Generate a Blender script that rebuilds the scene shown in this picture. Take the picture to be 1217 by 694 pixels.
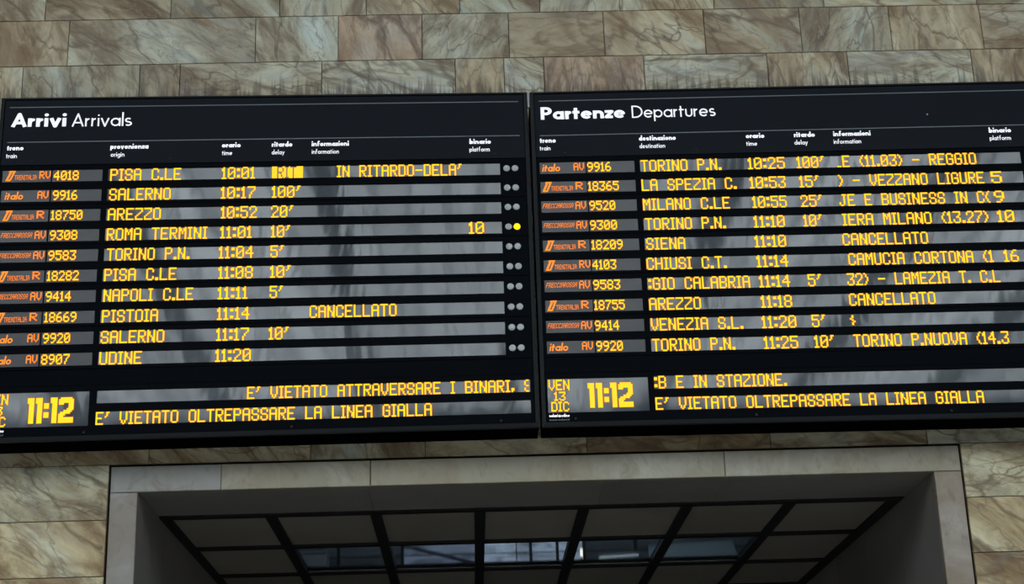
import bpy, bmesh, math, random
from mathutils import Matrix, Vector

for o in list(bpy.data.objects):
    bpy.data.objects.remove(o)
scene = bpy.context.scene
COL = scene.collection

# ------------------------------------------------------------------ camera
cam_data = bpy.data.cameras.new('camera')
cam_data.sensor_width = 36.0
cam_data.lens = 1957.58 * 36.0 / 1217.0
cam_data.clip_end = 300
cam = bpy.data.objects.new('camera', cam_data)
COL.objects.link(cam)
_F = Vector((0.02957576, 0.94258836, 0.33264464))
_R = Vector((0.99930484, -0.02032649, -0.03125162))
_U = Vector((0.02269591, -0.33333769, 0.94253428))
M4 = Matrix.Identity(4)
for r in range(3):
    M4[r][0] = _R[r]; M4[r][1] = _U[r]; M4[r][2] = -_F[r]
M4[2][3] = 1.6
cam.matrix_world = M4
scene.camera = cam

# ------------------------------------------------------------------ world and exposure
world = bpy.data.worlds.new('hall_ambient')
scene.world = world
world.use_nodes = True
world.node_tree.nodes['Background'].inputs[0].default_value = (0.80, 0.86, 1.0, 1)
world.node_tree.nodes['Background'].inputs[1].default_value = 0.015
scene.view_settings.view_transform = 'Standard'
scene.view_settings.look = 'None'
scene.view_settings.gamma = 1.0
scene.view_settings.exposure = 0.12
SKYLIGHT = 5.4          # glazed hall roof, daylight through frosted glass

# ------------------------------------------------------------------ helpers
def link(name, me, mats, parent=None, loc=None):
    o = bpy.data.objects.new(name, me)
    COL.objects.link(o)
    if not isinstance(mats, (list, tuple)):
        mats = [mats]
    if not me.materials:
        for m in mats:
            me.materials.append(m)
    if parent:
        o.parent = parent
    if loc:
        o.location = loc
    return o

def structure(o):
    o['kind'] = 'structure'
    return o

class MB:
    """collects polygons, then links them as one mesh object"""
    def __init__(self):
        self.v = []; self.f = []; self.mi = []
    def poly(self, pts, mi=0):
        b = len(self.v); self.v += [tuple(p) for p in pts]
        self.f.append(tuple(range(b, b + len(pts)))); self.mi.append(mi)
    def box(self, x0, x1, y0, y1, z0, z1, mi=0, bevel=0.0):
        if bevel <= 0:
            b = len(self.v)
            self.v += [(x0,y0,z0),(x1,y0,z0),(x1,y1,z0),(x0,y1,z0),(x0,y0,z1),(x1,y0,z1),(x1,y1,z1),(x0,y1,z1)]
            for q in ((0,3,2,1),(4,5,6,7),(0,1,5,4),(1,2,6,5),(2,3,7,6),(3,0,4,7)):
                self.f.append(tuple(b+i for i in q)); self.mi.append(mi)
        else:   # chamfered towards -y (the seen face)
            e = bevel; b = len(self.v)
            self.v += [(x0,y1,z0),(x1,y1,z0),(x1,y1,z1),(x0,y1,z1),
                       (x0,y0+e,z0),(x1,y0+e,z0),(x1,y0+e,z1),(x0,y0+e,z1),
                       (x0+e,y0,z0+e),(x1-e,y0,z0+e),(x1-e,y0,z1-e),(x0+e,y0,z1-e)]
            for q in ((0,3,2,1),(0,1,5,4),(1,2,6,5),(2,3,7,6),(3,0,4,7),(4,5,9,8),(5,6,10,9),(6,7,11,10),(7,4,8,11),(8,9,10,11)):
                self.f.append(tuple(b+i for i in q)); self.mi.append(mi)
    def tube(self, a, b_, r, n=10):
        a = Vector(a); b_ = Vector(b_); d = (b_-a).normalized()
        u = d.orthogonal().normalized(); w = d.cross(u); s = len(self.v)
        for p in (a, b_):
            for k in range(n):
                t = 2*math.pi*k/n
                self.v.append(tuple(p + u*math.cos(t)*r + w*math.sin(t)*r))
        for k in range(n):
            self.f.append((s+k, s+(k+1) % n, s+n+(k+1) % n, s+n+k)); self.mi.append(0)
        self.f.append(tuple(s+k for k in reversed(range(n)))); self.mi.append(0)
        self.f.append(tuple(s+n+k for k in range(n))); self.mi.append(0)
    def build(self, name, mats, parent=None, warp=None, loc=None, off=(0,0,0)):
        v = self.v
        if warp: v = [warp(p) for p in v]
        if off != (0,0,0): v = [(p[0]-off[0], p[1]-off[1], p[2]-off[2]) for p in v]
        me = bpy.data.meshes.new(name)
        me.from_pydata(v, [], self.f)
        o = link(name, me, mats, parent, loc)
        if any(self.mi): me.polygons.foreach_set('material_index', self.mi)
        me.update()
        return o

# ------------------------------------------------------------------ materials
def new_mat(name):
    m = bpy.data.materials.new(name); m.use_nodes = True
    nt = m.node_tree
    return m, nt, nt.nodes['Principled BSDF']

def N(nt, t, **kw):
    n = nt.nodes.new(t)
    for k, v in kw.items():
        setattr(n, k, v)
    return n

def math_n(nt, op, a, b=None, c=None, clamp=False):
    n = nt.nodes.new('ShaderNodeMath'); n.operation = op; n.use_clamp = clamp
    for i, x in enumerate((a, b, c)):
        if x is None: continue
        if isinstance(x, (int, float)): n.inputs[i].default_value = x
        else: nt.links.new(x, n.inputs[i])
    return n.outputs[0]

def mix_n(nt, fac, a, b):
    n = nt.nodes.new('ShaderNodeMix'); n.data_type = 'RGBA'
    for i, x in ((0, fac), (6, a), (7, b)):
        if isinstance(x, (int, float)): n.inputs[i].default_value = x
        elif isinstance(x, tuple): n.inputs[i].default_value = (*x, 1) if len(x) == 3 else x
        else: nt.links.new(x, n.inputs[i])
    return n.outputs[2]

def noise(nt, vec, scale, detail=3, rough=0.5, dist=0.0):
    n = N(nt, 'ShaderNodeTexNoise')
    n.inputs['Scale'].default_value = scale; n.inputs['Detail'].default_value = detail
    n.inputs['Roughness'].default_value = rough; n.inputs['Distortion'].default_value = dist
    nt.links.new(vec, n.inputs['Vector'])
    return n

def ramp(nt, fac, stops):
    n = N(nt, 'ShaderNodeValToRGB')
    cr = n.color_ramp
    while len(cr.elements) < len(stops): cr.elements.new(0.5)
    for e, (p, c) in zip(cr.elements, stops):
        e.position = p; e.color = (*c, 1) if len(c) == 3 else c
    nt.links.new(fac, n.inputs[0])
    return n.outputs[0]

def plain(name, col, rough=0.5, metal=0.0, spec=0.5, vary=0.0, scale=8):
    m, nt, b = new_mat(name)
    b.inputs['Base Color'].default_value = (*col, 1)
    b.inputs['Roughness'].default_value = rough
    b.inputs['Metallic'].default_value = metal
    b.inputs['Specular IOR Level'].default_value = spec
    g = N(nt, 'ShaderNodeNewGeometry')
    n = noise(nt, g.outputs['Position'], scale, 4, 0.6)
    if vary:
        c0 = tuple(x*(1-vary) for x in col); c1 = tuple(x*(1+vary) for x in col)
        nt.links.new(mix_n(nt, n.outputs[0], c0, c1), b.inputs['Base Color'])
    r = math_n(nt, 'MULTIPLY_ADD', n.outputs[0], 0.12, max(rough-0.06, 0.0))
    nt.links.new(r, b.inputs['Roughness'])
    return m

def emit(name, col, strength, base=(0.02, 0.01, 0.005)):
    m, nt, b = new_mat(name)
    b.inputs['Base Color'].default_value = (*base, 1)
    b.inputs['Emission Color'].default_value = (*col, 1)
    b.inputs['Emission Strength'].default_value = strength
    b.inputs['Roughness'].default_value = 0.5
    return m

def marble(name, stains=False):
    """veined limestone marble; object colour RGB = tint, alpha = vein direction (0 upright .. 1 lying)"""
    m, nt, b = new_mat(name)
    L = nt.links.new
    g = N(nt, 'ShaderNodeNewGeometry'); oi = N(nt, 'ShaderNodeObjectInfo')
    sep = N(nt, 'ShaderNodeSeparateXYZ'); L(g.outputs['Position'], sep.inputs[0])
    X, Y, Z = sep.outputs
    rnd = oi.outputs['Random']
    al = oi.outputs['Alpha']
    # rotate the slab's own pattern: angle from upright to nearly lying plus a random tilt
    tilt = math_n(nt, 'MULTIPLY_ADD', rnd, 0.9, -0.45)
    ang = math_n(nt, 'ADD', math_n(nt, 'MULTIPLY', al, 1.35), tilt)
    ca = math_n(nt, 'COSINE', ang); sa = math_n(nt, 'SINE', ang)
    P = math_n(nt, 'ADD', math_n(nt, 'MULTIPLY', X, ca), math_n(nt, 'MULTIPLY', Z, sa))
    Q = math_n(nt, 'SUBTRACT', math_n(nt, 'MULTIPLY', Z, ca), math_n(nt, 'MULTIPLY', X, sa))
    off = math_n(nt, 'MULTIPLY', rnd, 137.0)
    cmb = N(nt, 'ShaderNodeCombineXYZ')
    L(math_n(nt, 'ADD', P, off), cmb.inputs[0]); L(math_n(nt, 'MULTIPLY', Q, 0.36), cmb.inputs[1])
    L(math_n(nt, 'ADD', off, Y), cmb.inputs[2])
    v = cmb.outputs[0]
    big = noise(nt, v, 2.6, 5, 0.62, 0.7)
    mid = noise(nt, v, 7.5, 8, 0.68, 1.2)
    base = ramp(nt, big.outputs[0], [(0.35, (0.32, 0.235, 0.145)), (0.435, (0.50, 0.42, 0.29)), (0.49, (0.63, 0.57, 0.425)), (0.56, (0.71, 0.68, 0.54)), (0.64, (0.70, 0.73, 0.66))])
    mott = ramp(nt, mid.outputs[0], [(0.38, (0.50, 0.42, 0.34)), (0.47, (0.88, 0.85, 0.80)), (0.55, (1.05, 1.05, 1.02)), (0.64, (1.18, 1.19, 1.18))])
    mul = N(nt, 'ShaderNodeMix', data_type='RGBA', blend_type='MULTIPLY'); mul.inputs[0].default_value = 0.85
    L(base, mul.inputs[6]); L(mott, mul.inputs[7])
    col = mul.outputs[2]
    # veins: thin ridges of warped noise, brown and grey
    def vein(scale, width, seed, strength, colr, dist=1.3, det=4):
        nonlocal col
        a = N(nt, 'ShaderNodeVectorMath', operation='ADD'); L(v, a.inputs[0]); a.inputs[1].default_value = (seed, seed*0.7, 0)
        n = noise(nt, a.outputs[0], scale, det, 0.55, dist)
        d = math_n(nt, 'ABSOLUTE', math_n(nt, 'SUBTRACT', n.outputs[0], 0.5))
        k = math_n(nt, 'SUBTRACT', 1.0, math_n(nt, 'DIVIDE', d, width), clamp=True)
        gate = noise(nt, a.outputs[0], scale*0.6, 2)
        gk = math_n(nt, 'MULTIPLY', math_n(nt, 'SUBTRACT', gate.outputs[0], 0.42), 6.0, clamp=True)
        k = math_n(nt, 'MULTIPLY', math_n(nt, 'MULTIPLY', k, gk), strength)
        col = mix_n(nt, k, col, colr)
    # fracture network: edges of warped cells
    def cracks(scale, width, seed, strength, colr, warpk):
        nonlocal col
        a = N(nt, 'ShaderNodeVectorMath', operation='ADD'); L(v, a.inputs[0]); a.inputs[1].default_value = (seed, seed*0.3, 0)
        wn = noise(nt, a.outputs[0], scale*0.9, 4, 0.6)
        sb = N(nt, 'ShaderNodeVectorMath', operation='MULTIPLY_ADD'); L(wn.outputs['Color'], sb.inputs[0])
        sb.inputs[1].default_value = (warpk, warpk, warpk); L(a.outputs[0], sb.inputs[2])
        vo = N(nt, 'ShaderNodeTexVoronoi', feature='DISTANCE_TO_EDGE'); vo.inputs['Scale'].default_value = scale
        L(sb.outputs[0], vo.inputs['Vector'])
        gate = noise(nt, a.outputs[0], scale*0.5, 3)
        wv = math_n(nt, 'MULTIPLY', math_n(nt, 'SUBTRACT', gate.outputs[0], 0.36), width*6.0, clamp=True)
        wv = math_n(nt, 'ADD', wv, 0.0005)
        k = math_n(nt, 'SUBTRACT', 1.0, math_n(nt, 'DIVIDE', vo.outputs['Distance'], wv), clamp=True)
        col = mix_n(nt, math_n(nt, 'MULTIPLY', k, strength), col, colr)
    cracks(2.2, 0.030, 5.0, 0.80, (0.17, 0.115, 0.07), 0.50)
    cracks(4.6, 0.030, 41.0, 0.55, (0.20, 0.15, 0.11), 0.22)
    cracks(1.3, 0.075, 63.0, 0.50, (0.31, 0.20, 0.115), 0.80)
    vein(1.3, 0.0085, 11.0, 0.75, (0.15, 0.10, 0.062))
    vein(5.0, 0.012, 57.0, 0.50, (0.21, 0.14, 0.085), 0.9)
    vein(1.9, 0.050, 71.0, 0.40, (0.30, 0.29, 0.275), 1.5)
    vein(8.0, 0.014, 97.0, 0.35, (0.66, 0.64, 0.57), 0.9)
    tint = N(nt, 'ShaderNodeMix', data_type='RGBA', blend_type='MULTIPLY'); tint.inputs[0].default_value = 1.0
    L(col, tint.inputs[6]); L(oi.outputs['Color'], tint.inputs[7])
    col = tint.outputs[2]
    if stains:   # soot washed down the stone just above the boards
        c2 = N(nt, 'ShaderNodeCombineXYZ')
        L(math_n(nt, 'MULTIPLY', X, 34.0), c2.inputs[0]); L(math_n(nt, 'MULTIPLY', Z, 2.2), c2.inputs[1])
        s = noise(nt, c2.outputs[0], 1.0, 3, 0.6)
        up = math_n(nt, 'SUBTRACT', 6.80, Z)          # 0 at the top of the stained band
        up = math_n(nt, 'MULTIPLY', up, 4.2, clamp=True)
        thr = math_n(nt, 'MULTIPLY_ADD', up, -0.26, 0.68)
        k = math_n(nt, 'MULTIPLY', math_n(nt, 'SUBTRACT', s.outputs[0], thr), 9.0, clamp=True)
        k = math_n(nt, 'MULTIPLY', k, math_n(nt, 'MULTIPLY', up, 0.70))
        low = math_n(nt, 'GREATER_THAN', Z, 5.9)
        k = math_n(nt, 'MULTIPLY', k, low)
        col = mix_n(nt, k, col, (0.10, 0.07, 0.05))
    L(col, b.inputs['Base Color'])
    L(math_n(nt, 'MULTIPLY_ADD', mid.outputs[0], 0.25, 0.30), b.inputs['Roughness'])
    b.inputs['Specular IOR Level'].default_value = 0.35
    bp = N(nt, 'ShaderNodeBump'); bp.inputs['Strength'].default_value = 0.12; bp.inputs['Distance'].default_value = 0.01
    L(mid.outputs[0], bp.inputs['Height']); L(bp.outputs[0], b.inputs['Normal'])
    return m

M_MARBLE = marble('veined_marble', stains=True)
M_BACKING = plain('joint_mortar', (0.05, 0.042, 0.033), 0.9)
M_RIM = plain('satin_dark_aluminium', (0.024, 0.028, 0.031), 0.5, 0.0, 0.12)
M_PANEL = plain('black_painted_panel', (0.0038, 0.0050, 0.0075), 0.5, 0.0, 0.02)
M_HEADER = plain('navy_black_header_panel', (0.0075, 0.0110, 0.018), 0.42, 0.0, 0.06)
M_BODY = plain('black_steel', (0.003, 0.003, 0.0035), 0.8, 0.0, 0.0)
M_WHITE = None
M_RULE = plain('grey_rule_print', (0.20, 0.23, 0.26), 0.5)
M_SCREW = plain('black_screw', (0.004, 0.004, 0.005), 0.4, 0.5)
M_LENS = plain('grey_lamp_lens', (0.66, 0.69, 0.70), 0.5, 0, 0.2)
M_AMBER = emit('amber_led', (1.0, 0.56, 0.0), 1.35)
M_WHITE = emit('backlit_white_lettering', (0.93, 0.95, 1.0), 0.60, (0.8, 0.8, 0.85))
M_AMBER_HALO = emit('amber_led_halo', (1.0, 0.16, 0.0), 0.50)  # red glow on the sloped diode sides imitates the halo around amber text
M_ORANGE = emit('orange_led', (1.0, 0.26, 0.012), 1.15)
M_ORANGE_HALO = emit('orange_led_halo', (0.9, 0.09, 0.0), 0.45)  # same imitated halo for the orange diodes
M_LAMP_ON = emit('lit_lamp_lens', (1.0, 0.66, 0.0), 1.6)
M_GALV = plain('galvanised_bracket', (0.30, 0.30, 0.29), 0.45, 0.4)

def display_mat(name, col, rough, spec):
    """grey acrylic cover over unlit diode modules"""
    m, nt, b = new_mat(name)
    L = nt.links.new
    g = N(nt, 'ShaderNodeNewGeometry')
    sep = N(nt, 'ShaderNodeSeparateXYZ'); L(g.outputs['Position'], sep.inputs[0])
    cmb = N(nt, 'ShaderNodeCombineXYZ')
    L(math_n(nt, 'MULTIPLY', sep.outputs[0], 1.0), cmb.inputs[0]); L(math_n(nt, 'MULTIPLY', sep.outputs[2], 0.35), cmb.inputs[1])
    n = noise(nt, cmb.outputs[0], 5.0, 2, 0.5, 0.4)
    c = mix_n(nt, n.outputs[0], tuple(x*0.85 for x in col), tuple(x*1.15 for x in col))
    L(c, b.inputs['Base Color'])
    b.inputs['Roughness'].default_value = rough
    b.inputs['Specular IOR Level'].default_value = spec
    n2 = noise(nt, cmb.outputs[0], 2.4, 3, 0.5, 0.5)
    bp = N(nt, 'ShaderNodeBump'); bp.inputs['Strength'].default_value = 0.22; bp.inputs['Distance'].default_value = 0.010
    L(n2.outputs[0], bp.inputs['Height']); L(bp.outputs[0], b.inputs['Normal'])
    return m
M_DISPLAY = display_mat('grey_display_cover', (0.058, 0.072, 0.085), 0.055, 0.60)
M_LOGO_DISPLAY = display_mat('smoked_display_cover', (0.072, 0.072, 0.077), 0.16, 0.25)

def stone_plain(name, c0, c1, rough, vein=None):
    m, nt, b = new_mat(name)
    L = nt.links.new
    tc = N(nt, 'ShaderNodeNewGeometry'); oi = N(nt, 'ShaderNodeObjectInfo')
    a = N(nt, 'ShaderNodeVectorMath', operation='ADD'); L(tc.outputs['Position'], a.inputs[0])
    mu = math_n(nt, 'MULTIPLY', oi.outputs['Random'], 31.0); L(mu, a.inputs[1])
    mp = N(nt, 'ShaderNodeMapping'); mp.inputs['Scale'].default_value = (1.0, 1.0, 0.55)
    L(a.outputs[0], mp.inputs[0])
    n = noise(nt, mp.outputs[0], 2.2, 6, 0.6, 0.8)
    c = mix_n(nt, ramp(nt, n.outputs[0], [(0.3, (0, 0, 0)), (0.7, (1, 1, 1))]), c0, c1)
    if vein:
        np_ = noise(nt, a.outputs[0], 1.9, 4, 0.6, 0.6)
        c = mix_n(nt, math_n(nt, 'MULTIPLY', math_n(nt, 'SUBTRACT', np_.outputs[0], 0.53), 7.0, clamp=True), c, (0.50, 0.50, 0.50))
        np2 = noise(nt, a.outputs[0], 5.0, 5, 0.6, 1.5)
        c = mix_n(nt, math_n(nt, 'MULTIPLY', math_n(nt, 'SUBTRACT', np2.outputs[0], 0.54), 4.0, clamp=True), c, (0.27, 0.215, 0.165))
        n2 = noise(nt, mp.outputs[0], 1.6, 5, 0.6, 1.5)
        d = math_n(nt, 'ABSOLUTE', math_n(nt, 'SUBTRACT', n2.outputs[0], 0.5))
        k = math_n(nt, 'SUBTRACT', 1.0, math_n(nt, 'DIVIDE', d, 0.02), clamp=True)
        c = mix_n(nt, math_n(nt, 'MULTIPLY', k, 0.6), c, vein)
        n3 = noise(nt, mp.outputs[0], 14, 5, 0.6)
        c = mix_n(nt, math_n(nt, 'MULTIPLY', math_n(nt, 'SUBTRACT', n3.outputs[0], 0.58), 3.0, clamp=True), c, tuple(x*0.6 for x in c0))
    t = N(nt, 'ShaderNodeMix', data_type='RGBA', blend_type='MULTIPLY'); t.inputs[0].default_value = 1.0
    L(c, t.inputs[6]); L(oi.outputs['Color'], t.inputs[7])
    L(t.outputs[2], b.inputs['Base Color'])
    L(math_n(nt, 'MULTIPLY_ADD', n.outputs[0], 0.2, rough-0.1), b.inputs['Roughness'])
    return m
M_FRAME_STONE = stone_plain('portal_stone', (0.33, 0.275, 0.215), (0.41, 0.40, 0.375), 0.42, (0.40, 0.38, 0.34))
M_DARK_STONE = stone_plain('dark_polished_stone', (0.27, 0.255, 0.235), (0.36, 0.34, 0.315), 0.32)
M_CEIL_PANEL = stone_plain('dark_ceiling_panel', (0.34, 0.31, 0.265), (0.44, 0.405, 0.355), 0.32)
M_BAR = plain('black_ceiling_bar', (0.006, 0.006, 0.006), 0.55)

# ================================================================== the setting
# ------------------------------------------------------------------ hall floor, roof, far side
mb = MB(); mb.box(-26, 26, -46, 22, -0.3, 0.0)
structure(mb.build('floor', plain('hall_floor_stone', (0.28, 0.265, 0.245), 0.35, vary=0.2, scale=1.5)))
def hall_roof():
    m, nt, b = new_mat('frosted_roof_glass')
    g = N(nt, 'ShaderNodeNewGeometry'); n = noise(nt, g.outputs['Position'], 0.5, 3)
    b.inputs['Base Color'].default_value = (0.5, 0.5, 0.5, 1)
    b.inputs['Emission Color'].default_value = (0.84, 0.94, 1.0, 1)
    oi = N(nt, 'ShaderNodeObjectInfo')
    k = math_n(nt, 'MULTIPLY_ADD', n.outputs[0], SKYLIGHT*0.7, SKYLIGHT*0.35)
    k = math_n(nt, 'MULTIPLY', k, math_n(nt, 'MULTIPLY_ADD', oi.outputs['Random'], 0.6, 0.85))
    nt.links.new(k, b.inputs['Emission Strength'])
    rib = plain('painted_concrete_rib', (0.22, 0.22, 0.21), 0.8)
    roof = MB(); roof.box(-26, 26, -46, 10.4, 15.6, 15.9)
    ro = structure(roof.build('ceiling', rib))
    rnd = random.Random(4)
    x = -23.9; k = 0
    while x < 22:
        w = 0.62 + rnd.uniform(-.05, .12)
        mb = MB(); mb.box(x, x+w, -31, -5.0, 15.42, 15.58); mb.build('glass_pane', m, ro)
        k += 1
        if k % 5 == 0:      # a deep rib between every five strips
            mb = MB(); mb.box(x+w+0.06, x+w+0.46, -31, 9.9, 14.9, 15.6); mb.build('roof_rib', rib, ro)
            x += w + 0.52
        else:
            mb = MB(); mb.box(x+w+0.01, x+w+0.11, -31, -5.0, 15.30, 15.58); mb.build('glazing_bar', rib, ro)
            x += w + 0.12
hall_roof()

# ------------------------------------------------------------------ marble wall with the opening
YW = 10.0
OX0, OX1, OZ = -2.028, 2.906, 3.880        # clear opening
FX0, FX1, FZ = -2.203, 3.085, 4.054        # outside of the stone frame
mb = MB()
mb.box(-12, FX0-0.006, YW+0.022, YW+0.45, 0.0, 14.5)
mb.box(FX1+0.006, 12, YW+0.022, YW+0.45, 0.0, 14.5)
mb.box(FX0-0.006, FX1+0.006, YW+0.022, YW+0.45, FZ+0.006, 14.5)
wall = structure(mb.build('wall_back', M_BACKING))
PALE = (1.05, 1.10, 1.12); BROWN = (0.86, 0.78, 0.69); WARM = (1.06, 0.98, 0.86); GREY = (0.92, 0.94, 0.92); NEUT = (1.0, 1.0, 0.97); RED = (0.98, 0.80, 0.72)
def slab(x0, x1, z0, z1, tint, lie):
    j = 0.0022
    mb = MB(); mb.box(x0+j, x1-j, YW, YW+0.022, z0+j, z1-j, bevel=0.0015)
    cx, cz = (x0+x1)/2, (z0+z1)/2
    o = mb.build('marble_slab', M_MARBLE, wall, off=(cx, YW, cz), loc=(cx, YW, cz))
    o.color = (*tint, lie)
    return o
H0, DH = 4.056, 0.3447
EXPLICIT = {   # course index -> [(joint x, tint, lie)] : slab runs to the next joint
 4+5: [(-4.3, NEUT, .8), (-2.8, BROWN, .9), (-1.95, GREY, .9), (-1.21, NEUT, .2), (-0.62, WARM, .8), (0.02, GREY, .2), (0.57, PALE, .1), (1.12, WARM, .5), (1.77, NEUT, .1), (2.53, WARM, .9), (3.59, GREY, .8), (4.7, NEUT, 1)],
 3+5: [(-4.1, WARM, .3), (-2.63, PALE, .95), (-1.37, PALE, .05), (-0.81, RED, .0), (-0.24, GREY, .0), (0.35, BROWN, .9), (1.0, WARM, .6), (1.69, BROWN, .85), (2.35, GREY, .1), (2.97, WARM, .1), (3.60, BROWN, 1.0), (4.8, NEUT, .5)],
 2+5: [(-4.4, WARM, .1), (-2.92, GREY, .05), (-2.14, BROWN, .05), (-1.87, NEUT, .9), (-0.92, NEUT, .95), (-0.02, WARM, .2), (0.31, NEUT, .9), (0.58, RED, .0), (1.26, NEUT, .95), (2.10, WARM, .2), (2.65, PALE, .9), (3.50, WARM, .0), (4.5, NEUT, .4)],
}
rnd = random.Random(11)
for c in range(-9, 16):
    z0 = H0 + c*DH; z1 = z0 + DH
    if c in EXPLICIT:
        row = EXPLICIT[c]
        for k, (x, t, l) in enumerate(row):
            xe = row[k+1][0] if k+1 < len(row) else x+1.1
            slab(x, xe, z0, z1, t, l)
        for s_, xs in ((-1, row[0][0]), (1, row[-1][0]+1.1)):     # the courses run on past the frame
            while abs(xs) < 8:
                w_ = rnd.uniform(.75, 1.3)
                slab(min(xs, xs+s_*w_), max(xs, xs+s_*w_), z0, z1, rnd.choice((NEUT, WARM, GREY)), rnd.choice((.1, .8, .95)))
                xs += s_*w_
        continue
    if c == 0:
        js = [-7.8, -6.6, -5.5, -4.4, -3.3, -1.97, -0.97, -0.26, 0.75, 1.9, 2.89, 3.9, 5.0, 6.1, 7.2, 8.3]
    else:
        js = [-7.8 + rnd.uniform(-.2, .2)]
        while js[-1] < 7.8: js.append(js[-1] + rnd.uniform(0.75, 1.3))
    for a, b_ in zip(js, js[1:]):
        t = rnd.choice((NEUT, WARM, GREY, WARM, NEUT)); l = rnd.choice((.1, .8, .95, .9))
        if c < 0:      # courses cut by the frame
            pass
        else:
            slab(a, b_, z0, z1, t, l)
    if c < 0:
        o1 = rnd.uniform(.75, 1.25)
        for s0, s1 in ((FX0-5.4, FX0-4.3), (FX0-4.3, FX0-3.3), (FX0-3.3, FX0-2.2), (FX0-2.2, FX0-.75-o1*.3), (FX0-.75-o1*.3, FX0-.006), (FX1+.006, FX1+.7+o1*.4), (FX1+.7+o1*.4, FX1+2.3), (FX1+2.3, FX1+3.4), (FX1+3.4, FX1+4.5)):
            t = rnd.choice((NEUT, WARM, WARM, GREY))
            slab(s0, s1, z0, z1, (t[0]*1.05, t[1]*1.04, t[2]*0.97), rnd.choice((.85, .95, .7)))
# ------------------------------------------------------------------ stone frame of the opening
mb = MB(); mb.box(FX0+.02, FX1-.02, YW+0.04, YW+0.30, OZ+.02, FZ-.02)
mb.box(FX0+.02, OX0-.01, YW+0.04, YW+0.30, 0.0, OZ+.02); mb.box(OX1+.01, FX1-.02, YW+0.04, YW+0.30, 0.0, OZ+.02)
frame = structure(mb.build('trim_1', M_BACKING))
def fstone(x0, x1, z0, z1, tint, y0=YW-0.004):
    mb = MB(); mb.box(x0, x1, y0, YW+0.04, z0, z1, bevel=0.004)
    cx, cz = (x0+x1)/2, (z0+z1)/2
    o = mb.build('frame_stone', M_FRAME_STONE, frame, off=(cx, YW, cz), loc=(cx, YW, cz)); o.color = (*tint, 1)
T = 0.008
fstone(FX0+T, -1.52, OZ, FZ-T-.004, (0.93, 0.97, 1.0))
fstone(-1.518, -0.602, OZ, FZ-T-.004, (1.0, 0.96, 0.78))
fstone(-0.598, 1.60, OZ, FZ-T-.004, (1.0, 0.96, 0.77))
fstone(1.603, FX1-T, OZ, FZ-T-.004, (1.0, 0.97, 0.82))
for z0, z1 in ((0.0, 1.2), (1.203, 2.55), (2.553, OZ-.003)):
    fstone(FX0+T, OX0, z0, z1, (0.93, 0.89, 0.86)); fstone(OX1, FX1-T, z0, z1, (0.98, 0.88, 0.77))

# ------------------------------------------------------------------ passage behind the opening
def tinted(o, t=(1, 1, 1)):
    o.color = (*t, 1); return o
for nm, xa, xb in (('wall_left', OX0-0.35, OX0-.03), ('wall_right', OX1+.03, OX1+0.35)):
    mb = MB(); mb.box(xa, xb, YW+0.46, 17.0, 0.0, 6.0)
    w = structure(tinted(mb.build(nm, M_DARK_STONE)))
    s = -1 if nm == 'wall_left' else 1
    x_in = OX0 if s < 0 else OX1
    ys = [YW+0.042, 10.95, 11.95, 12.95, 13.95, 14.95, 15.95]
    for a, b_ in zip(ys, ys[1:]):
        for z0, z1 in ((0.0, 2.0), (2.004, OZ)):
            mb = MB(); x0, x1 = sorted((x_in, x_in+s*0.03))
            mb.box(x0, x1, a+.0015, b_-.0015, z0, z1-.001)
            tinted(mb.build('stone_panel', M_DARK_STONE, w), (rnd.uniform(.85, 1.1),)*3)
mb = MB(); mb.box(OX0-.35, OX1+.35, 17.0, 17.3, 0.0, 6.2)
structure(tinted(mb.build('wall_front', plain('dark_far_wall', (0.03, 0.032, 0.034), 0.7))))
# lowered ceiling of the passage: stone soffit, black grid, dark panels, a row of glass
mb = MB()
gx = [-2.0 + k*0.6928 for k in range(8)]
gy = [10.765, 11.88, 13.02, 14.16, 15.30]
BZ = OZ-0.012
for k, x in enumerate(gx):
    pass
ceil = structure(link('ceiling', bpy.data.meshes.new('ceiling'), M_BAR))
mb = MB(); mb.box(OX0-.02, OX1+.02, 15.35, 16.0, OZ, OZ+.05); mb.box(OX0-.02, OX1+.02, YW+.31, 10.70, OZ+.03, OZ+.08)
me = bpy.data.meshes.new('ceiling_body'); me.from_pydata(mb.v, [], mb.f); me.materials.append(M_BAR); ceil.data = me
for a, b_ in zip((OX0, -0.62, 0.85, 1.62), (-0.62, 0.85, 1.62, OX1)):
    mb = MB(); mb.box(a+.001, b_-.001, YW+.041, gy[0]-.045, OZ, OZ+.03)
    tinted(mb.build('soffit_slab', M_DARK_STONE, ceil), (rnd.uniform(.95, 1.1),)*3)
for k, x in enumerate(gx):
    w = 0.036
    mb = MB(); mb.box(x-w, x+w, gy[0]-.04, 15.35, BZ, OZ+.05)
    mb.build('ceiling_bar', M_BAR, ceil)
for y in gy:
    for k in range(7):
        mb = MB(); mb.box(gx[k]+.0365, gx[k+1]-.0365, y-.045, y+.045, BZ, OZ+.04)
        mb.build('cross_bar', M_BAR, ceil)
mb = MB(); mb.box(OX0+.001, gx[0]-.0365, gy[0]-.04, 15.35, OZ, OZ+.04); mb.build('edge_bar', M_BAR, ceil)
mb = MB(); mb.box(gx[-1]+.0365, OX1-.001, gy[0]-.04, 15.35, OZ, OZ+.04); mb.build('edge_bar', M_BAR, ceil)
gm, nt, b = new_mat('clear_glass')
b.inputs['Base Color'].default_value = (0.82, 0.90, 0.93, 1); b.inputs['Roughness'].default_value = 0.02
b.inputs['Transmission Weight'].default_value = 1.0; b.inputs['IOR'].default_value = 1.45
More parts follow.
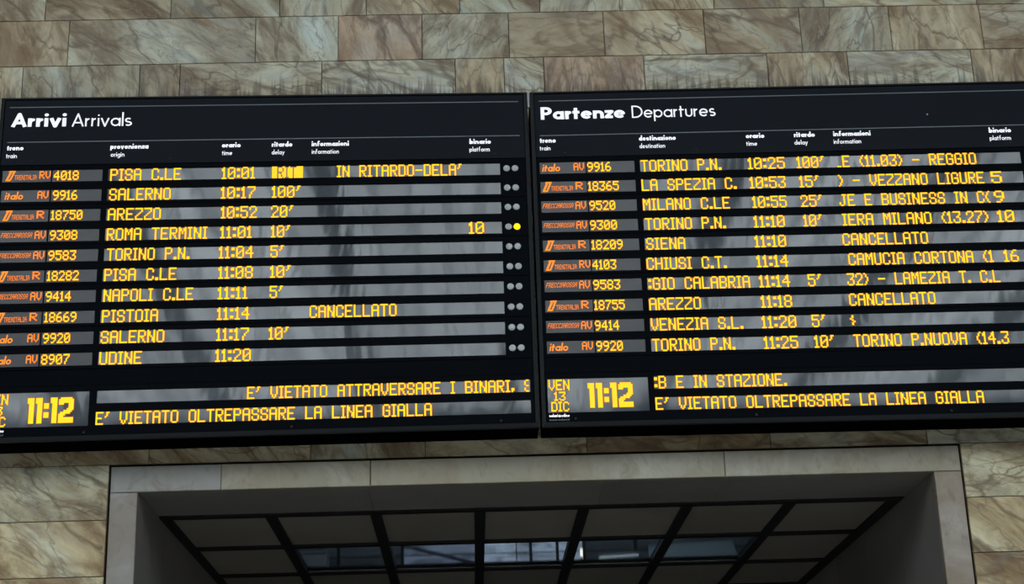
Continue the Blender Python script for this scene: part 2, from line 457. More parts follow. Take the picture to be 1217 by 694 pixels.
for r in range(4):
    for k in range(7):
        glass = r == 1 and 1 <= k <= 5
        mb = MB(); mb.box(gx[k]+.037, gx[k+1]-.037, gy[r]+.046, gy[r+1]-.046, OZ+.004, OZ+(.012 if glass else .022))
        o = mb.build('glass_pane' if glass else 'ceiling_panel', gm if glass else M_CEIL_PANEL, ceil)
        if not glass: tinted(o, (rnd.uniform(.85, 1.12),)*3)
# above the glass: clerestory window at the far side of the void
YC = 16.0
def lit_glass(name, col, s, scale):
    m, nt, b = new_mat(name)
    g = N(nt, 'ShaderNodeNewGeometry')
    mp = N(nt, 'ShaderNodeMapping'); mp.inputs['Scale'].default_value = (1.2, 1, 9.0); nt.links.new(g.outputs['Position'], mp.inputs[0])
    n = noise(nt, mp.outputs[0], scale, 5, 0.65, 1.0)
    b.inputs['Base Color'].default_value = (0.02, 0.025, 0.03, 1); b.inputs['Roughness'].default_value = 0.3
    b.inputs['Emission Color'].default_value = (*col, 1)
    k = math_n(nt, 'MULTIPLY', math_n(nt, 'SUBTRACT', n.outputs[0], 0.30), 3.0, clamp=True)
    nt.links.new(math_n(nt, 'MULTIPLY', k, s), b.inputs['Emission Strength'])
    return m
G_DIM = lit_glass('dim_daylit_glass', (0.45, 0.62, 0.80), 0.05, 1.6)
G_MID = lit_glass('daylit_glass', (0.55, 0.68, 0.98), 0.38, 2.0)
G_BRI = lit_glass('bright_daylit_glass', (0.62, 0.76, 1.0), 0.80, 2.2)
mb = MB(); mb.box(OX0-.03, OX1+.03, YC-.05, YC+.05, 4.2, 4.30); mb.box(OX0-.03, OX1+.03, YC-.05, YC+.05, 4.85, 5.0)
win = structure(mb.build('window_1', plain('dark_window_frame', (0.02, 0.026, 0.032), 0.5)))
wj = [-2.0, -1.44, -1.27, -0.65, 0.10, 0.60, 0.86, 1.12, 1.63, 2.37, 2.86]
gm_ = [G_DIM, G_DIM, G_DIM, G_MID, G_BRI, G_BRI, G_BRI, G_DIM, G_DIM, G_DIM]
for k in range(len(wj)-1):
    mb = MB(); mb.box(wj[k]+.015, wj[k+1]-.015, YC-.01, YC+.01, 4.30, 4.85); mb.build('pane', gm_[k], win)
for x in wj:
    mb = MB(); mb.box(x-.014, x+.014, YC-.04, YC+.04, 4.30, 4.85); mb.build('mullion', M_BAR, win)
mb = MB(); mb.box(OX0-.03, OX1+.03, YC-.03, YC+.03, 4.545, 4.558); mb.build('transom', M_BAR, win)
mb = MB(); mb.box(OX0-.03, OX1+.03, 10.46, 17.0, 5.2, 5.4)
structure(mb.build('ceiling', plain('dark_void_roof', (0.03, 0.036, 0.042), 0.8)))
mb = MB(); mb.box(OX0-.03, OX1+.03, 14.75, 16.0, 4.16, 4.25)
structure(mb.build('trim_2', plain('dark_ledge', (0.035, 0.038, 0.04), 0.6)))
# things seen through the glass, standing on the ledge or hung from the roof of the void
def thing_mesh(mb, name, mat, label, cat, group=None):
    o = mb.build(name, mat); o['label'] = label; o['category'] = cat
    if group: o['group'] = group
    return o
mb = MB()
mb.v += [(1.67, 15.2, 4.25), (2.52, 15.2, 4.25), (2.50, 15.5, 4.52), (2.30, 15.5, 4.525), (1.70, 15.5, 4.49)]
mb.v += [(x, y+.02, z+.004*(z > 4.3)) for x, y, z in mb.v[:5]]
mb.f += [(0,1,2,3,4), (9,8,7,6,5)] + [(i, 5+i, 5+(i+1) % 5, (i+1) % 5) for i in range(5)]; mb.mi += [0]*7
thing_mesh(mb, 'sheet_of_board', plain('pale_board', (0.42, 0.50, 0.55), 0.6, vary=.15), 'pale grey board lying above the glass ceiling row, right of the brightest panes', 'board')
mb = MB(); mb.box(-1.58, -1.30, 15.0, 15.3, 4.25, 4.42); mb.box(-1.585, -1.295, 14.99, 15.31, 4.42, 4.435)
thing_mesh(mb, 'white_box', plain('pale_box', (0.40, 0.45, 0.48), 0.6), 'small pale box above the leftmost pane of the glass ceiling row', 'box')
pr = bpy.data.objects.new('sloping_pipe', None); COL.objects.link(pr); pr.location = (0, 15.3, 4.36)
pr['label'] = 'dark sloping pipe above the second pane of the glass ceiling row'; pr['category'] = 'pipe'
M_PIPE = plain('dark_pipe', (0.02, 0.025, 0.035), 0.4)
mb = MB(); mb.tube((-0.62, 15.0, 4.47), (0.10, 15.5, 4.36), 0.018); mb.build('sloping_length', M_PIPE, pr, off=(0, 15.3, 4.36))
mb = MB(); mb.tube((0.10, 15.5, 4.36), (0.5, 15.6, 4.36), 0.018); mb.build('level_length', M_PIPE, pr, off=(0, 15.3, 4.36))
for a_ in ((-0.55, 15.05, 4.46), (0.10, 15.5, 4.36), (0.45, 15.59, 4.36)):
    mb = MB(); mb.tube(a_, (a_[0], a_[1], 5.205), 0.005, 6); mb.build('hanger', M_PIPE, pr, off=(0, 15.3, 4.36))
lr = bpy.data.objects.new('tube_lamp', None); COL.objects.link(lr); lr.location = (1.4, 15.3, 4.36)
lr['label'] = 'thin pale tube lamp above the fourth pane of the glass ceiling row'; lr['category'] = 'lamp'
mb = MB(); mb.tube((1.21, 15.3, 4.36), (1.58, 15.3, 4.375), 0.010, 12); mb.build('tube', emit('white_tube', (0.75, 0.88, 1.0), 0.6), lr, off=(1.4, 15.3, 4.36))
for x_ in (1.25, 1.54):
    mb = MB(); mb.tube((x_, 15.3, 4.37), (x_, 15.3, 5.205), 0.003, 6); mb.build('wire', M_PIPE, lr, off=(1.4, 15.3, 4.36))
ld = bpy.data.lights.new('void_fill_light', 'AREA'); ld.energy = 13; ld.shape = 'RECTANGLE'; ld.size = 4.0; ld.size_y = 0.6; ld.color = (0.75, 0.88, 1.0)  # unseen fill light, added to brighten the things above the glass
lo_ = bpy.data.objects.new('void_fill_light', ld); COL.objects.link(lo_); lo_.location = (0.44, 14.6, 5.15); lo_.rotation_euler = (0.35, 0, 0)
br = bpy.data.objects.new('bare_bulb', None); COL.objects.link(br); br.location = (1.02, 14.9, 4.25)
br['label'] = 'small glaring white bulb beside the bar right of the brightest panes'; br['category'] = 'lamp'
mb = MB(); mb.tube((0, 0, 0), (0, 0, .05), 0.010, 10); mb.build('socket', M_PIPE, br)
mb = MB(); mb.tube((0, 0, .05), (0, 0, .12), 0.012, 10); mb.build('bulb', emit('white_bulb', (1, 0.95, 0.85), 2.5), br)

# ------------------------------------------------------------------ what the boards show: (text, from, to) along the board in metres
ARRIVAL_ROWS = [
  [ ('PISA C.LE', 0.725, 1.174), ('10:01', 1.433, 1.644), ('#RIT', 1.752, 1.950), ("IN RITARDO-DELA'", 2.166, 2.964) ],
  [ ('SALERNO', 0.725, 1.113), ('10:17', 1.431, 1.649), ("100'", 1.754, 1.935) ],
  [ ('AREZZO', 0.723, 1.056), ('10:52', 1.435, 1.661), ("20'", 1.751, 1.891) ],
  [ ('ROMA TERMINI', 0.723, 1.352), ('11:01', 1.434, 1.632), ("10'", 1.753, 1.873), ('10', 3.002, 3.097) ],
  [ ('TORINO P.N.', 0.730, 1.246), ('11:04', 1.429, 1.645), ("5'", 1.752, 1.834) ],
  [ ('PISA C.LE', 0.721, 1.168), ('11:08', 1.430, 1.644), ("10'", 1.752, 1.880) ],
  [ ('NAPOLI C.LE', 0.723, 1.277), ('11:11', 1.430, 1.614), ("5'", 1.752, 1.833) ],
  [ ('PISTOIA', 0.721, 1.065), ('11:14', 1.429, 1.630), ('CANCELLATO', 2.001, 2.540) ],
  [ ('SALERNO', 0.721, 1.109), ('11:17', 1.428, 1.628), ("10'", 1.751, 1.873) ],
  [ ('UDINE', 0.719, 0.976), ('11:20', 1.426, 1.643) ],
]
DEPARTURE_ROWS = [
  [ ('TORINO P.N.', 0.689, 1.208), ('10:25', 1.381, 1.619), ("100'", 1.697, 1.874), ('_E (11.03) - REGGIO', 1.957, 2.865) ],
  [ ('LA SPEZIA C.', 0.686, 1.296), ('10:53', 1.382, 1.613), ("15'", 1.702, 1.827), (') - VEZZANO LIGURE', 1.956, 2.899), ('5', 2.946, 3.015) ],
  [ ('MILANO C.LE', 0.687, 1.243), ('10:55', 1.388, 1.608), ("25'", 1.699, 1.836), ('JE E BUSINESS IN C(', 1.948, 2.920), ('9', 2.948, 3.014) ],
  [ ('TORINO P.N.', 0.693, 1.207), ('11:10', 1.386, 1.584), ("10'", 1.704, 1.823), ('IERA MILANO (13.27)', 1.955, 2.893), ('10', 2.953, 3.060) ],
  [ ('SIENA', 0.692, 0.939), ('11:10', 1.381, 1.581), ('CANCELLATO', 1.942, 2.488) ],
  [ ('CHIUSI C.T.', 0.686, 1.192), ('11:14', 1.382, 1.584), ('CAMUCIA CORTONA (1', 1.966, 2.890), ('16', 2.958, 3.052) ],
  [ (':GIO CALABRIA', 0.690, 1.329), ('11:14', 1.388, 1.583), ("5'", 1.696, 1.780), ('32) - LAMEZIA T. C.L', 1.945, 2.915) ],
  [ ('AREZZO', 0.687, 1.011), ('11:18', 1.388, 1.583), ('CANCELLATO', 1.944, 2.488) ],
  [ ('VENEZIA S.L.', 0.690, 1.265), ('11:20', 1.382, 1.598), ("5'", 1.696, 1.780), ('~', 1.937, 1.970) ],
  [ ('TORINO P.N.', 0.691, 1.205), ('11:25', 1.385, 1.597), ("10'", 1.700, 1.822), ('TORINO P.NUOVA (14.3', 1.945, 2.917) ],
]
ARRIVAL_NUMBERS = [
  [ ('4018', 0.367, 0.524) ],
  [ ('9916', 0.369, 0.523) ],
  [ ('18750', 0.366, 0.563) ],
  [ ('9308', 0.367, 0.538) ],
  [ ('9583', 0.366, 0.537) ],
  [ ('18282', 0.367, 0.562) ],
  [ ('9414', 0.367, 0.522) ],
  [ ('18669', 0.367, 0.563) ],
  [ ('9920', 0.367, 0.532) ],
  [ ('8907', 0.365, 0.536) ],
]
DEPARTURE_NUMBERS = [
  [ ('9916', 0.343, 0.495) ],
  [ ('18365', 0.342, 0.538) ],
  [ ('9520', 0.345, 0.509) ],
  [ ('9300', 0.342, 0.513) ],
  [ ('18209', 0.345, 0.542) ],
  [ ('4103', 0.345, 0.494) ],
  [ ('9583', 0.343, 0.512) ],
  [ ('18755', 0.343, 0.533) ],
  [ ('9414', 0.340, 0.492) ],
  [ ('9920', 0.343, 0.507) ],
]

# ------------------------------------------------------------------ diode font, 5 x 7, widened to 9 rows for the long fields
FONT = {
'A':".###.|#...#|#...#|#####|#...#|#...#|#...#", 'B':"####.|#...#|#...#|####.|#...#|#...#|####.", 'C':".###.|#...#|#....|#....|#....|#...#|.###.",
'D':"####.|#...#|#...#|#...#|#...#|#...#|####.", 'E':"#####|#....|#....|####.|#....|#....|#####", 'F':"#####|#....|#....|####.|#....|#....|#....",
'G':".###.|#...#|#....|#.###|#...#|#...#|.###.", 'H':"#...#|#...#|#...#|#####|#...#|#...#|#...#", 'I':"###|.#.|.#.|.#.|.#.|.#.|###",
'J':"..###|...#.|...#.|...#.|...#.|#..#.|.##..", 'L':"#....|#....|#....|#....|#....|#....|#####", 'M':"#...#|##.##|#.#.#|#.#.#|#...#|#...#|#...#",
'N':"#...#|##..#|##..#|#.#.#|#..##|#..##|#...#", 'O':".###.|#...#|#...#|#...#|#...#|#...#|.###.", 'P':"####.|#...#|#...#|####.|#....|#....|#....",
'R':"####.|#...#|#...#|####.|#.#..|#..#.|#...#", 'S':".###.|#...#|#....|.###.|....#|#...#|.###.", 'T':"#####|..#..|..#..|..#..|..#..|..#..|..#..",
'U':"#...#|#...#|#...#|#...#|#...#|#...#|.###.", 'V':"#...#|#...#|#...#|#...#|#...#|.#.#.|..#..", 'Z':"#####|....#|...#.|..#..|.#...|#....|#####",
'X':"#...#|#...#|.#.#.|..#..|.#.#.|#...#|#...#",
'0':".###.|#...#|#..##|#.#.#|##..#|#...#|.###.", '1':".#.|##.|.#.|.#.|.#.|.#.|###", '2':".###.|#...#|....#|...#.|..#..|.#...|#####",
'3':"#####|....#|...#.|..##.|....#|#...#|.###.", '4':"...#.|..##.|.#.#.|#..#.|#####|...#.|...#.", '5':"#####|#....|####.|....#|....#|#...#|.###.",
'6':"..##.|.#...|#....|####.|#...#|#...#|.###.", '7':"#####|....#|...#.|..#..|..#..|.#...|.#...", '8':".###.|#...#|#...#|.###.|#...#|#...#|.###.",
'9':".###.|#...#|#...#|.####|....#|...#.|.##..", ':':"..|##|..|..|..|##|..", '.':"..|..|..|..|..|##|##", ',':"..|..|..|..|..|##|#.",
"'":".##|.#.|#..|...|...|...|...", '-':".....|.....|.....|#####|.....|.....|.....", '(':"..#|.#.|#..|#..|#..|.#.|..#", ')':"#..|.#.|..#|..#|..#|.#.|#..",
' ':".....|.....|.....|.....|.....|.....|.....", '_':"...|...|...|...|...|...|###", '~':"...|.#.|#..|.#.|..#|.#.|...",
}
ROWS9 = (0, 1, 1, 2, 3, 4, 5, 5, 6)
def bitmap(text, tall):
    if text.startswith('#'):                       # inverse block: lit field with dark letters
        inner = bitmap(text[1:], tall)
        w = len(inner[0]); padl, padr = 4, 5
        return [''.join('.' if (padl <= c < padl+w and row[c-padl] == '#') else '#' for c in range(padl+w+padr)) for row in inner]
    rows = [''] * 7
    for ch in text:
        g = FONT[ch].split('|')
        for i in range(7): rows[i] += g[i] + '.'
    if text.endswith(' ') is False: rows = [r[:-1] for r in rows]
    if tall:
        rows = [rows[i] for i in ROWS9]
        x = 0
        for ch in text:     # full stops stay two dots high
            w_ = FONT[ch].index('|')
            if ch == '.': rows[6] = rows[6][:x] + '.'*w_ + rows[6][x+w_:]
            x += w_+1
    return rows
BIG = {'1': "####|####|####|.###|.###|.###|.###|.###|.###|.###|.###|.###|.###|.###",
 '2': ".#######.|#########|#########|###...###|......###|......###|.....####|...#####.|.######..|####.....|###......|#########|#########|#########",
 ':': "...|...|...|###|###|###|...|...|###|###|###|...|...|..."}
def big_bitmap(text):
    rows = ['']*14
    for k, ch in enumerate(text):
        g = BIG[ch].split('|')
        for i in range(14): rows[i] += g[i] + ('.' if ch != '1' or text[k:k+2] != '12' else '.')
    return [r[:-1] for r in rows]

def dots(mb, rows, u0, u1, v0, v1, d, shear=0.0, fill=1.55, depth=0.0025):
    """one little raised diode per lit cell, side walls use the second material"""
    nc = len(rows[0]); nr = len(rows)
    pu = (u1-u0)/nc; pv = (v1-v0)/nr
    for r, row in enumerate(rows):
        for c, ch in enumerate(row):
            if ch != '#': continue
            sh = shear*(nr-1-r)*pv
            cu = u0+(c+.5)*pu+sh; cv = v0+(r+.5)*pv
            a, b_ = pu*fill/2, pv*fill/2  # oversized base, so the sloped sides paint a glow around each dot
            i = 0.70
            s = len(mb.v)
            mb.v += [(cu-a, d, cv-b_), (cu+a, d, cv-b_), (cu+a, d, cv+b_), (cu-a, d, cv+b_)]
            mb.v += [(cu-a*i, d+depth, cv-b_*i), (cu+a*i, d+depth, cv-b_*i), (cu+a*i, d+depth, cv+b_*i), (cu-a*i, d+depth, cv+b_*i)]
            mb.f.append((s+4, s+7, s+6, s+5)); mb.mi.append(0)
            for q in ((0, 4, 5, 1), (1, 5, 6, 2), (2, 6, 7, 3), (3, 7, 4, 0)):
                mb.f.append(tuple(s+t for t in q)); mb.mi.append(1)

# ------------------------------------------------------------------ geometric sans stroke lettering
def arc(cx, cy, rx, ry, a0, a1, n=14):
    return [(cx+rx*math.cos(math.radians(a0+(a1-a0)*k/n)), cy+ry*math.sin(math.radians(a0+(a1-a0)*k/n))) for k in range(n+1)]
def glyph(ch, t, xh=0.64, cap=1.0, asc=1.08, desc=-0.30):
    """centre lines of a letter for stroke thickness t; returns (polylines, dots, advance width)"""
    h = t/2; r = xh/2-h; R0 = r+h            # bowl radius and its outer left
    if ch == 'a': return [arc(R0, xh/2, r, r, 0, 360, 24), [(2*R0-h, 0), (2*R0-h, xh)]], [], 2*R0
    if ch == 'b': return [arc(R0, xh/2, r, r, 0, 360, 24), [(h, 0), (h, asc)]], [], 2*R0
    if ch == 'd': return [arc(R0, xh/2, r, r, 0, 360, 24), [(2*R0-h, 0), (2*R0-h, asc)]], [], 2*R0
    if ch == 'p': return [arc(R0, xh/2, r, r, 0, 360, 24), [(h, desc), (h, xh)]], [], 2*R0
    if ch == 'g': return [arc(R0, xh/2, r, r, 0, 360, 24), [(2*R0-h, xh), (2*R0-h, -0.08)] + arc(R0, -0.08, r, 0.20-h*.4, 0, -150, 8)], [], 2*R0
    if ch == 'o': return [arc(R0, xh/2, r, r, 0, 360, 24)], [], 2*R0
    if ch == 'e': return [arc(R0, xh/2, r, r, 0, 318, 22), [(h, xh/2), (2*R0-h, xh/2), 'thin']], [], 2*R0
    if ch == 'c': return [arc(R0, xh/2, r, r, 45, 315, 20)], [], 1.7*R0
    if ch == 'f': return [[(h+.08, 0), (h+.08, asc-.2)] + arc(h+.26, asc-.2, .18, .2-h, 180, 70, 6), [(0, xh-h), (.34+h, xh-h)]], [], .38+h
    if ch == 'i': return [[(h, 0), (h, xh)]], [(h, xh+0.20+h*.4)], t
    if ch == 'l': return [[(h, 0), (h, asc)]], [], t
    if ch == 'n': q = 0.21; return [[(h, 0), (h, xh)], arc(h+q, xh-h-q, q, q, 180, 0, 10) + [(h+2*q, 0)]], [], 2*q+t
    if ch == 'm': q = 0.19; return [[(h, 0), (h, xh)], arc(h+q, xh-h-q, q, q, 180, 0, 10) + [(h+2*q, 0)], arc(h+3*q, xh-h-q, q, q, 180, 0, 10) + [(h+4*q, 0)]], [], 4*q+t
    if ch == 'u': q = 0.21; return [[(h, xh), (h, h+q)] + arc(h+q, h+q, q, q, 180, 360, 10) + [(h+2*q, xh)]], [], 2*q+t
    if ch == 'r': return [[(h, 0), (h, xh)], arc(h+.24, xh-h-.22, .24, .22, 180, 95, 7)], [], .27+h
    if ch == 's': q = (xh/2-h)/2+h*0; return [arc(.2+h*.6, xh-h-q, .17, q, 40, 270, 9) + arc(.2+h*.6, h+q, .19, q, 90, -140, 9)], [], .4+h*1.2
    if ch == 't': return [[(h+.08, 0), (h+.08, xh+.24)], [(0, xh-h), (.30+h, xh-h)]], [], .32+h
    if ch == 'v': return [[(h*.9, xh), (.26+h*.5, h*.2), (.52+h*.1, xh)]], [], .52+h
    if ch == 'w': return [[(h*.9, xh), (.22, h*.2), (.40, xh-h), (.58, h*.2), (.80-h*.9, xh)]], [], .80
    if ch == 'y': return [[(h*.9, xh), (.27+h*.3, h*.3)], [(.52+h*.1, xh), (.14, desc)]], [], .52+h
    if ch == 'z': return [[(0, xh-h), (.42, xh-h), (.04+h*.3, h), (.46, h)]], [], .47
    if ch == 'A': return [[(h*.8, 0), (.37+h*.3, cap-h*.4), (.74-h*.2, 0)], [(.17, .30), (.58, .30)]], [], .74+h*.6
    if ch == 'P': return [[(h, 0), (h, cap)], [(h, cap-h), (.30, cap-h)] + arc(.30, cap-h-.22, .24, .22, 90, -90, 10) + [(h, cap-h-.44)]], [], .54+h
    if ch == 'D': return [[(h, 0), (h, cap)], [(h, cap-h), (.26, cap-h)] + arc(.26, cap/2, .50-h*.3, cap/2-h, 90, -90, 16) + [(h, h)]], [], .76+h*.7
    if ch == '.': return [], [(h, h)], t
    return [], [], .32
def lettering(mb, text, u0, u1, vb, size, t, d, shear=0.0):
    """flat print: centre-line strokes turned into strips; vb is the baseline, size the capital height"""
    gap = 0.085 if t < .16 else 0.058
    x = 0; items = []
    for ch in text:
        pl, dt, w = glyph(ch, t); items.append((x, pl, dt)); x += w + gap
    total = x-gap
    sx = (u1-u0)/total
    hw = t/2
    zc = [0]
    def put(pts):
        zc[0] += 1
        dd = d + (zc[0] % 7)*0.00012
        mb.poly([(u0+(px+shear*py)*sx, dd, vb-py*size) for px, py in pts])
    for x0, pl, dt in items:
        for line in pl:
            hw = t/2
            if line[-1] == 'thin': line = line[:-1]; hw = min(t/2, .055)
            for k in range(len(line)-1):
                (ax, ay), (bx_, by) = line[k], line[k+1]
                L_ = math.hypot(bx_-ax, by-ay)
                if L_ < 1e-6: continue
                nx, ny = -(by-ay)/L_*hw, (bx_-ax)/L_*hw
                put([(x0+ax+nx, ay+ny), (x0+ax-nx, ay-ny), (x0+bx_-nx, by-ny), (x0+bx_+nx, by+ny)])
                if 0 < k: put([(x0+ax+hw*math.cos(a*math.pi/4), ay+hw*math.sin(a*math.pi/4)) for a in range(8)])
        for cx, cy in dt:
            rr = hw*1.12
            put([(x0+cx+rr*math.cos(a*math.pi/6), cy+rr*math.sin(a*math.pi/6)) for a in range(12)])

# ------------------------------------------------------------------ the two boards
YF = 9.70
def build_board(kind):
    left = kind == 'arrivals'
    Q = dict(x0=-2.957, x1=0.452, tl=4.832, tr=4.803, bl=2.540, br=2.551) if left else dict(x0=0.472, x1=4.02, tl=4.803, tr=4.818, bl=2.552, br=2.539)
    UA, UB = (0.0, 3.402) if left else (-0.010, 3.36)
    VA, VB = 0.0, 2.27
    xc = Q['x0'] + (UA+UB)/2
    base = (xc, 9.85, 1.6+2.54)
    root = bpy.data.objects.new(kind+'_board', None); COL.objects.link(root); root.location = base
    root['label'] = ('black arrivals board headed Arrivi Arrivals, amber diode text, left of the two boards' if left
                     else 'black departures board headed Partenze Departures, amber diode text, right of the two boards')
    root['category'] = 'display board'
    def warp(p):        # (u along, d towards the viewer from the face, v down) -> board space
        u, d, v = p
        s = u/(Q['x1']-Q['x0'])
        t = Q['tl']+(Q['tr']-Q['tl'])*s; b_ = Q['bl']+(Q['br']-Q['bl'])*s
        return (Q['x0']+u-base[0], YF-d-base[1], t+(b_-t)*v/2.27+1.6-base[2])
    def B(mb, name, mats, parent=root): return mb.build(name, mats, parent, warp=warp)
    def bx(mb, u0, u1, v0, v1, d0, d1, mi=0): mb.box(u0, u1, d0, d1, v0, v1, mi)
    s = 1.0 if left else 0.98
    # cabinet
    mb = MB(); bx(mb, UA+.003, UB-.003, VA+.003, VB-.003, -0.298, -0.032); B(mb, 'cabinet', M_BODY)
    # rim: four mitred bars, face slopes inwards
    def rim_bar(p):     # p: outer quad corners (u,v) and inner quad
        (a, b_, ai, bi) = p
        mb = MB(); m_ = []
        for (u, v), d in ((a, -.032), (b_, -.032), (bi, -.032), (ai, -.032)): m_.append((u, d, v))
        for (u, v), d in ((a, .001), (b_, .001), (bi, .010), (ai, .010)): m_.append((u, d, v))
        mb.v = m_
        mb.f = [(0, 1, 2, 3), (7, 6, 5, 4), (0, 4, 5, 1), (1, 5, 6, 2), (2, 6, 7, 3), (3, 7, 4, 0)]; mb.mi = [0]*6
        B(mb, 'rim_bar', M_RIM)
    w = 0.024
    O = [(UA, VA), (UB, VA), (UB, VB), (UA, VB)]
    I = [(UA+w, VA+w*.6), (UB-w, VA+w*.6), (UB-w, VB-w), (UA+w, VB-w)]
    for k in range(4): rim_bar((O[k], O[(k+1) % 4], I[k], I[(k+1) % 4]))
    a0, a1 = UA+w+.004, UB-w-.004
    # header
    mb = MB(); bx(mb, a0, a1, VA+w*.6+.004, 0.469, -.03, 0.0)
    hd = B(mb, 'header_panel', M_HEADER)
    for v in (0.067, 0.3115 if left else .316):
        mb = MB(); bx(mb, (0.057 if left else .047), (3.343 if left else 3.30), v-.0028, v+.0028, 0.0, 0.0008); B(mb, 'rule_line', M_RULE, hd)
    def lab(name, text, u0, u1, vb, size, t):
        mb = MB(); lettering(mb, text, u0, u1, vb, size, t, 0.0012); B(mb, name, M_WHITE, hd)
    if left:
        lab('title_lettering', 'Arrivi', .075, .425, .2045, .093, .205)
        lab('title_lettering', 'Arrivals', .462, .846, .2065, .090, .105)
        cols = [('treno', .059, .164, 'train', .057, .126), ('provenienza', .717, .960, 'origin', .722, .809), ('orario', 1.429, 1.549, 'time', 1.431, 1.496),
                ('ritardo', 1.748, 1.880, 'delay', 1.749, 1.831), ('informazioni', 2.004, 2.243, 'information', 2.005, 2.179), ('binario', 3.019, 3.157, 'platform', 3.018, 3.148)]
    else:
        lab('title_lettering', 'Partenze', .057, .606, .2015, .090, .205)
        lab('title_lettering', 'Departures', .650, 1.196, .2035, .088, .105)
        cols = [('treno', .044, .147, 'train', .042, .111), ('destinazione', .686, .926, 'destination', .687, .853), ('orario', 1.381, 1.502, 'time', 1.380, 1.451),
                ('ritardo', 1.695, 1.831, 'delay', 1.694, 1.781), ('informazioni', 1.952, 2.196, 'information', 1.950, 2.129), ('binario', 2.972, 3.118, 'platform', 2.971, 3.110)]
    for it, p, q, en, r_, t_ in cols:
        lab('column_heading', it, p, q, .3675, .0345, .24)
        lab('column_heading', en, r_, t_, .4215, .0315, .15)
    def screw(parent, u, v, mat=M_SCREW, r=.007):
        mb = MB(); n = 10
        ring = [(u+r*math.cos(2*math.pi*k/n), v+r*math.sin(2*math.pi*k/n)) for k in range(n)]
        b0 = len(mb.v); mb.v += [(p[0], 0.0, p[1]) for p in ring]+[(u+(p[0]-u)*.8, .004, v+(p[1]-v)*.8) for p in ring]
        for k in range(n): mb.f.append((k, (k+1) % n, n+(k+1) % n, n+k)); mb.mi.append(0)
        mb.f.append(tuple(range(n, 2*n))); mb.mi.append(0)
        B(mb, 'screw', mat, parent)
    for u in ((.222, 1.10, 2.05, 3.180) if left else (.201, 1.05, 2.0, 3.1)): screw(hd, u, .44)
    if not left: screw(hd, 2.583, .226, M_LENS, .006)
    # columns of the rows
    lg0, lg1, nu0, nu1, lo0, lo1 = (.040, .350, .356, .676, .711, 3.211) if left else (.037, .334, .340, .648, .683, 3.160)
    lamp_u = (3.253, 3.307) if left else (3.202, 3.255)
    seams = [.472, .743, 1.0115, 1.282, 1.5545, 1.828]
    RT = ARRIVAL_ROWS if left else DEPARTURE_ROWS
    NT = ARRIVAL_NUMBERS if left else DEPARTURE_NUMBERS
    cats = (['T RV', 'i AV', 'T R', 'F AV', 'F AV', 'T R', 'F AV', 'T R', 'i AV', 'i AV'] if left
            else ['i AV', 'T R', 'F AV', 'F AV', 'T R', 'T RV', 'F AV', 'T R', 'F AV', 'i AV'])
    WH = .084; REC = .007
    def holed_panel(name, v0, v1, holes):
        """a face plate with rectangular openings: holes = [(u0,u1,v0,v1)], rows of holes share v"""
        mb = MB()
        vs = sorted({(h[2], h[3]) for h in holes})
        v = v0
        for (h0, h1) in vs:
            bx(mb, a0, a1, v, h0, -.03, 0.0)
            us = sorted((h[0], h[1]) for h in holes if (h[2], h[3]) == (h0, h1))
            u = a0
            for (p, q) in us:
                bx(mb, u, p, h0, h1, -.03, 0.0); u = q
            bx(mb, u, a1, h0, h1, -.03, 0.0)
            v = h1
        bx(mb, a0, a1, v, v1, -.03, 0.0)
        return B(mb, name, M_PANEL)
    def window(parent, h, mat=M_DISPLAY, name='display_window'):
        mb = MB(); bx(mb, h[0], h[1], h[2], h[3], -.029, -REC); B(mb, name, mat, parent)
    def led(parent, text, u0, u1, v0, v1, tall=True, mats=(M_AMBER, M_AMBER_HALO), clip=None):
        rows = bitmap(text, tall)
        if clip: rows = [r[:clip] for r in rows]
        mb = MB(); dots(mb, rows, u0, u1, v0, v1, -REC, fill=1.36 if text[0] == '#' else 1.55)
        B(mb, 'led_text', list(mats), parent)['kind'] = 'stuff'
    for m in range(5):
        vs0, vs1 = seams[m]+.002, seams[m+1]-.002
        holes = []
        for r in (2*m, 2*m+1):
            v = .503+.1352*r
            for p, q in ((lg0, lg1), (nu0, nu1), (lo0, lo1)): holes.append((p, q, v, v+WH))
        pan = holed_panel('row_panel', vs0, vs1, holes)
        for k, h in enumerate(holes): window(pan, h, M_LOGO_DISPLAY if k % 3 < 2 else M_DISPLAY)
        for r in (2*m, 2*m+1):
            v = .503+.1352*r
            for (text, p, q) in RT[r]: led(pan, text, p, q, v+.001, v+.082)
            t_, p, q = NT[r][0]; led(pan, t_, p, q, v+.008, v+.072, tall=False)
            lg, ct = cats[r].split()
            e = 0 if left else -.014
            OM = [M_ORANGE, M_ORANGE_HALO]
            mb = MB()
            if ct == 'RV': dots(mb, bitmap('RV', False), .276+e, .346+e, v+.009, v+.060, -REC)
            elif ct == 'R': dots(mb, bitmap('R', False), .276+e, .321+e, v+.009, v+.060, -REC)
            else: dots(mb, bitmap('AV', False), .272+e*1.2, .340+e*1.3, v+.010, v+.062, -REC)
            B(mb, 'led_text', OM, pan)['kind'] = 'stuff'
            mb = MB(); d = -REC+.0025
            if lg == 'T':
                def qd(pts): mb.poly([(p_[0]+e, d, v+p_[1]) for p_ in pts])
                qd([(.062, .074), (.075, .074), (.103, .012), (.090, .006)]); qd([(.066, .064), (.062, .074), (.092, .074), (.098, .063)])
                qd([(.080, .015), (.086, .004), (.126, .004), (.118, .015)]); qd([(.110, .010), (.124, .008), (.097, .072), (.086, .072)])
                mi0 = len(mb.mi)
                dots(mb, bitmap('TRENITALIA', False), .119+e, .258+e, v+.034, v+.066, -REC, fill=1.3)
            elif lg == 'i':
                lettering(mb, 'italo', .066+e, .180+e, v+.066, .050, .17, d, shear=.15)
            else:
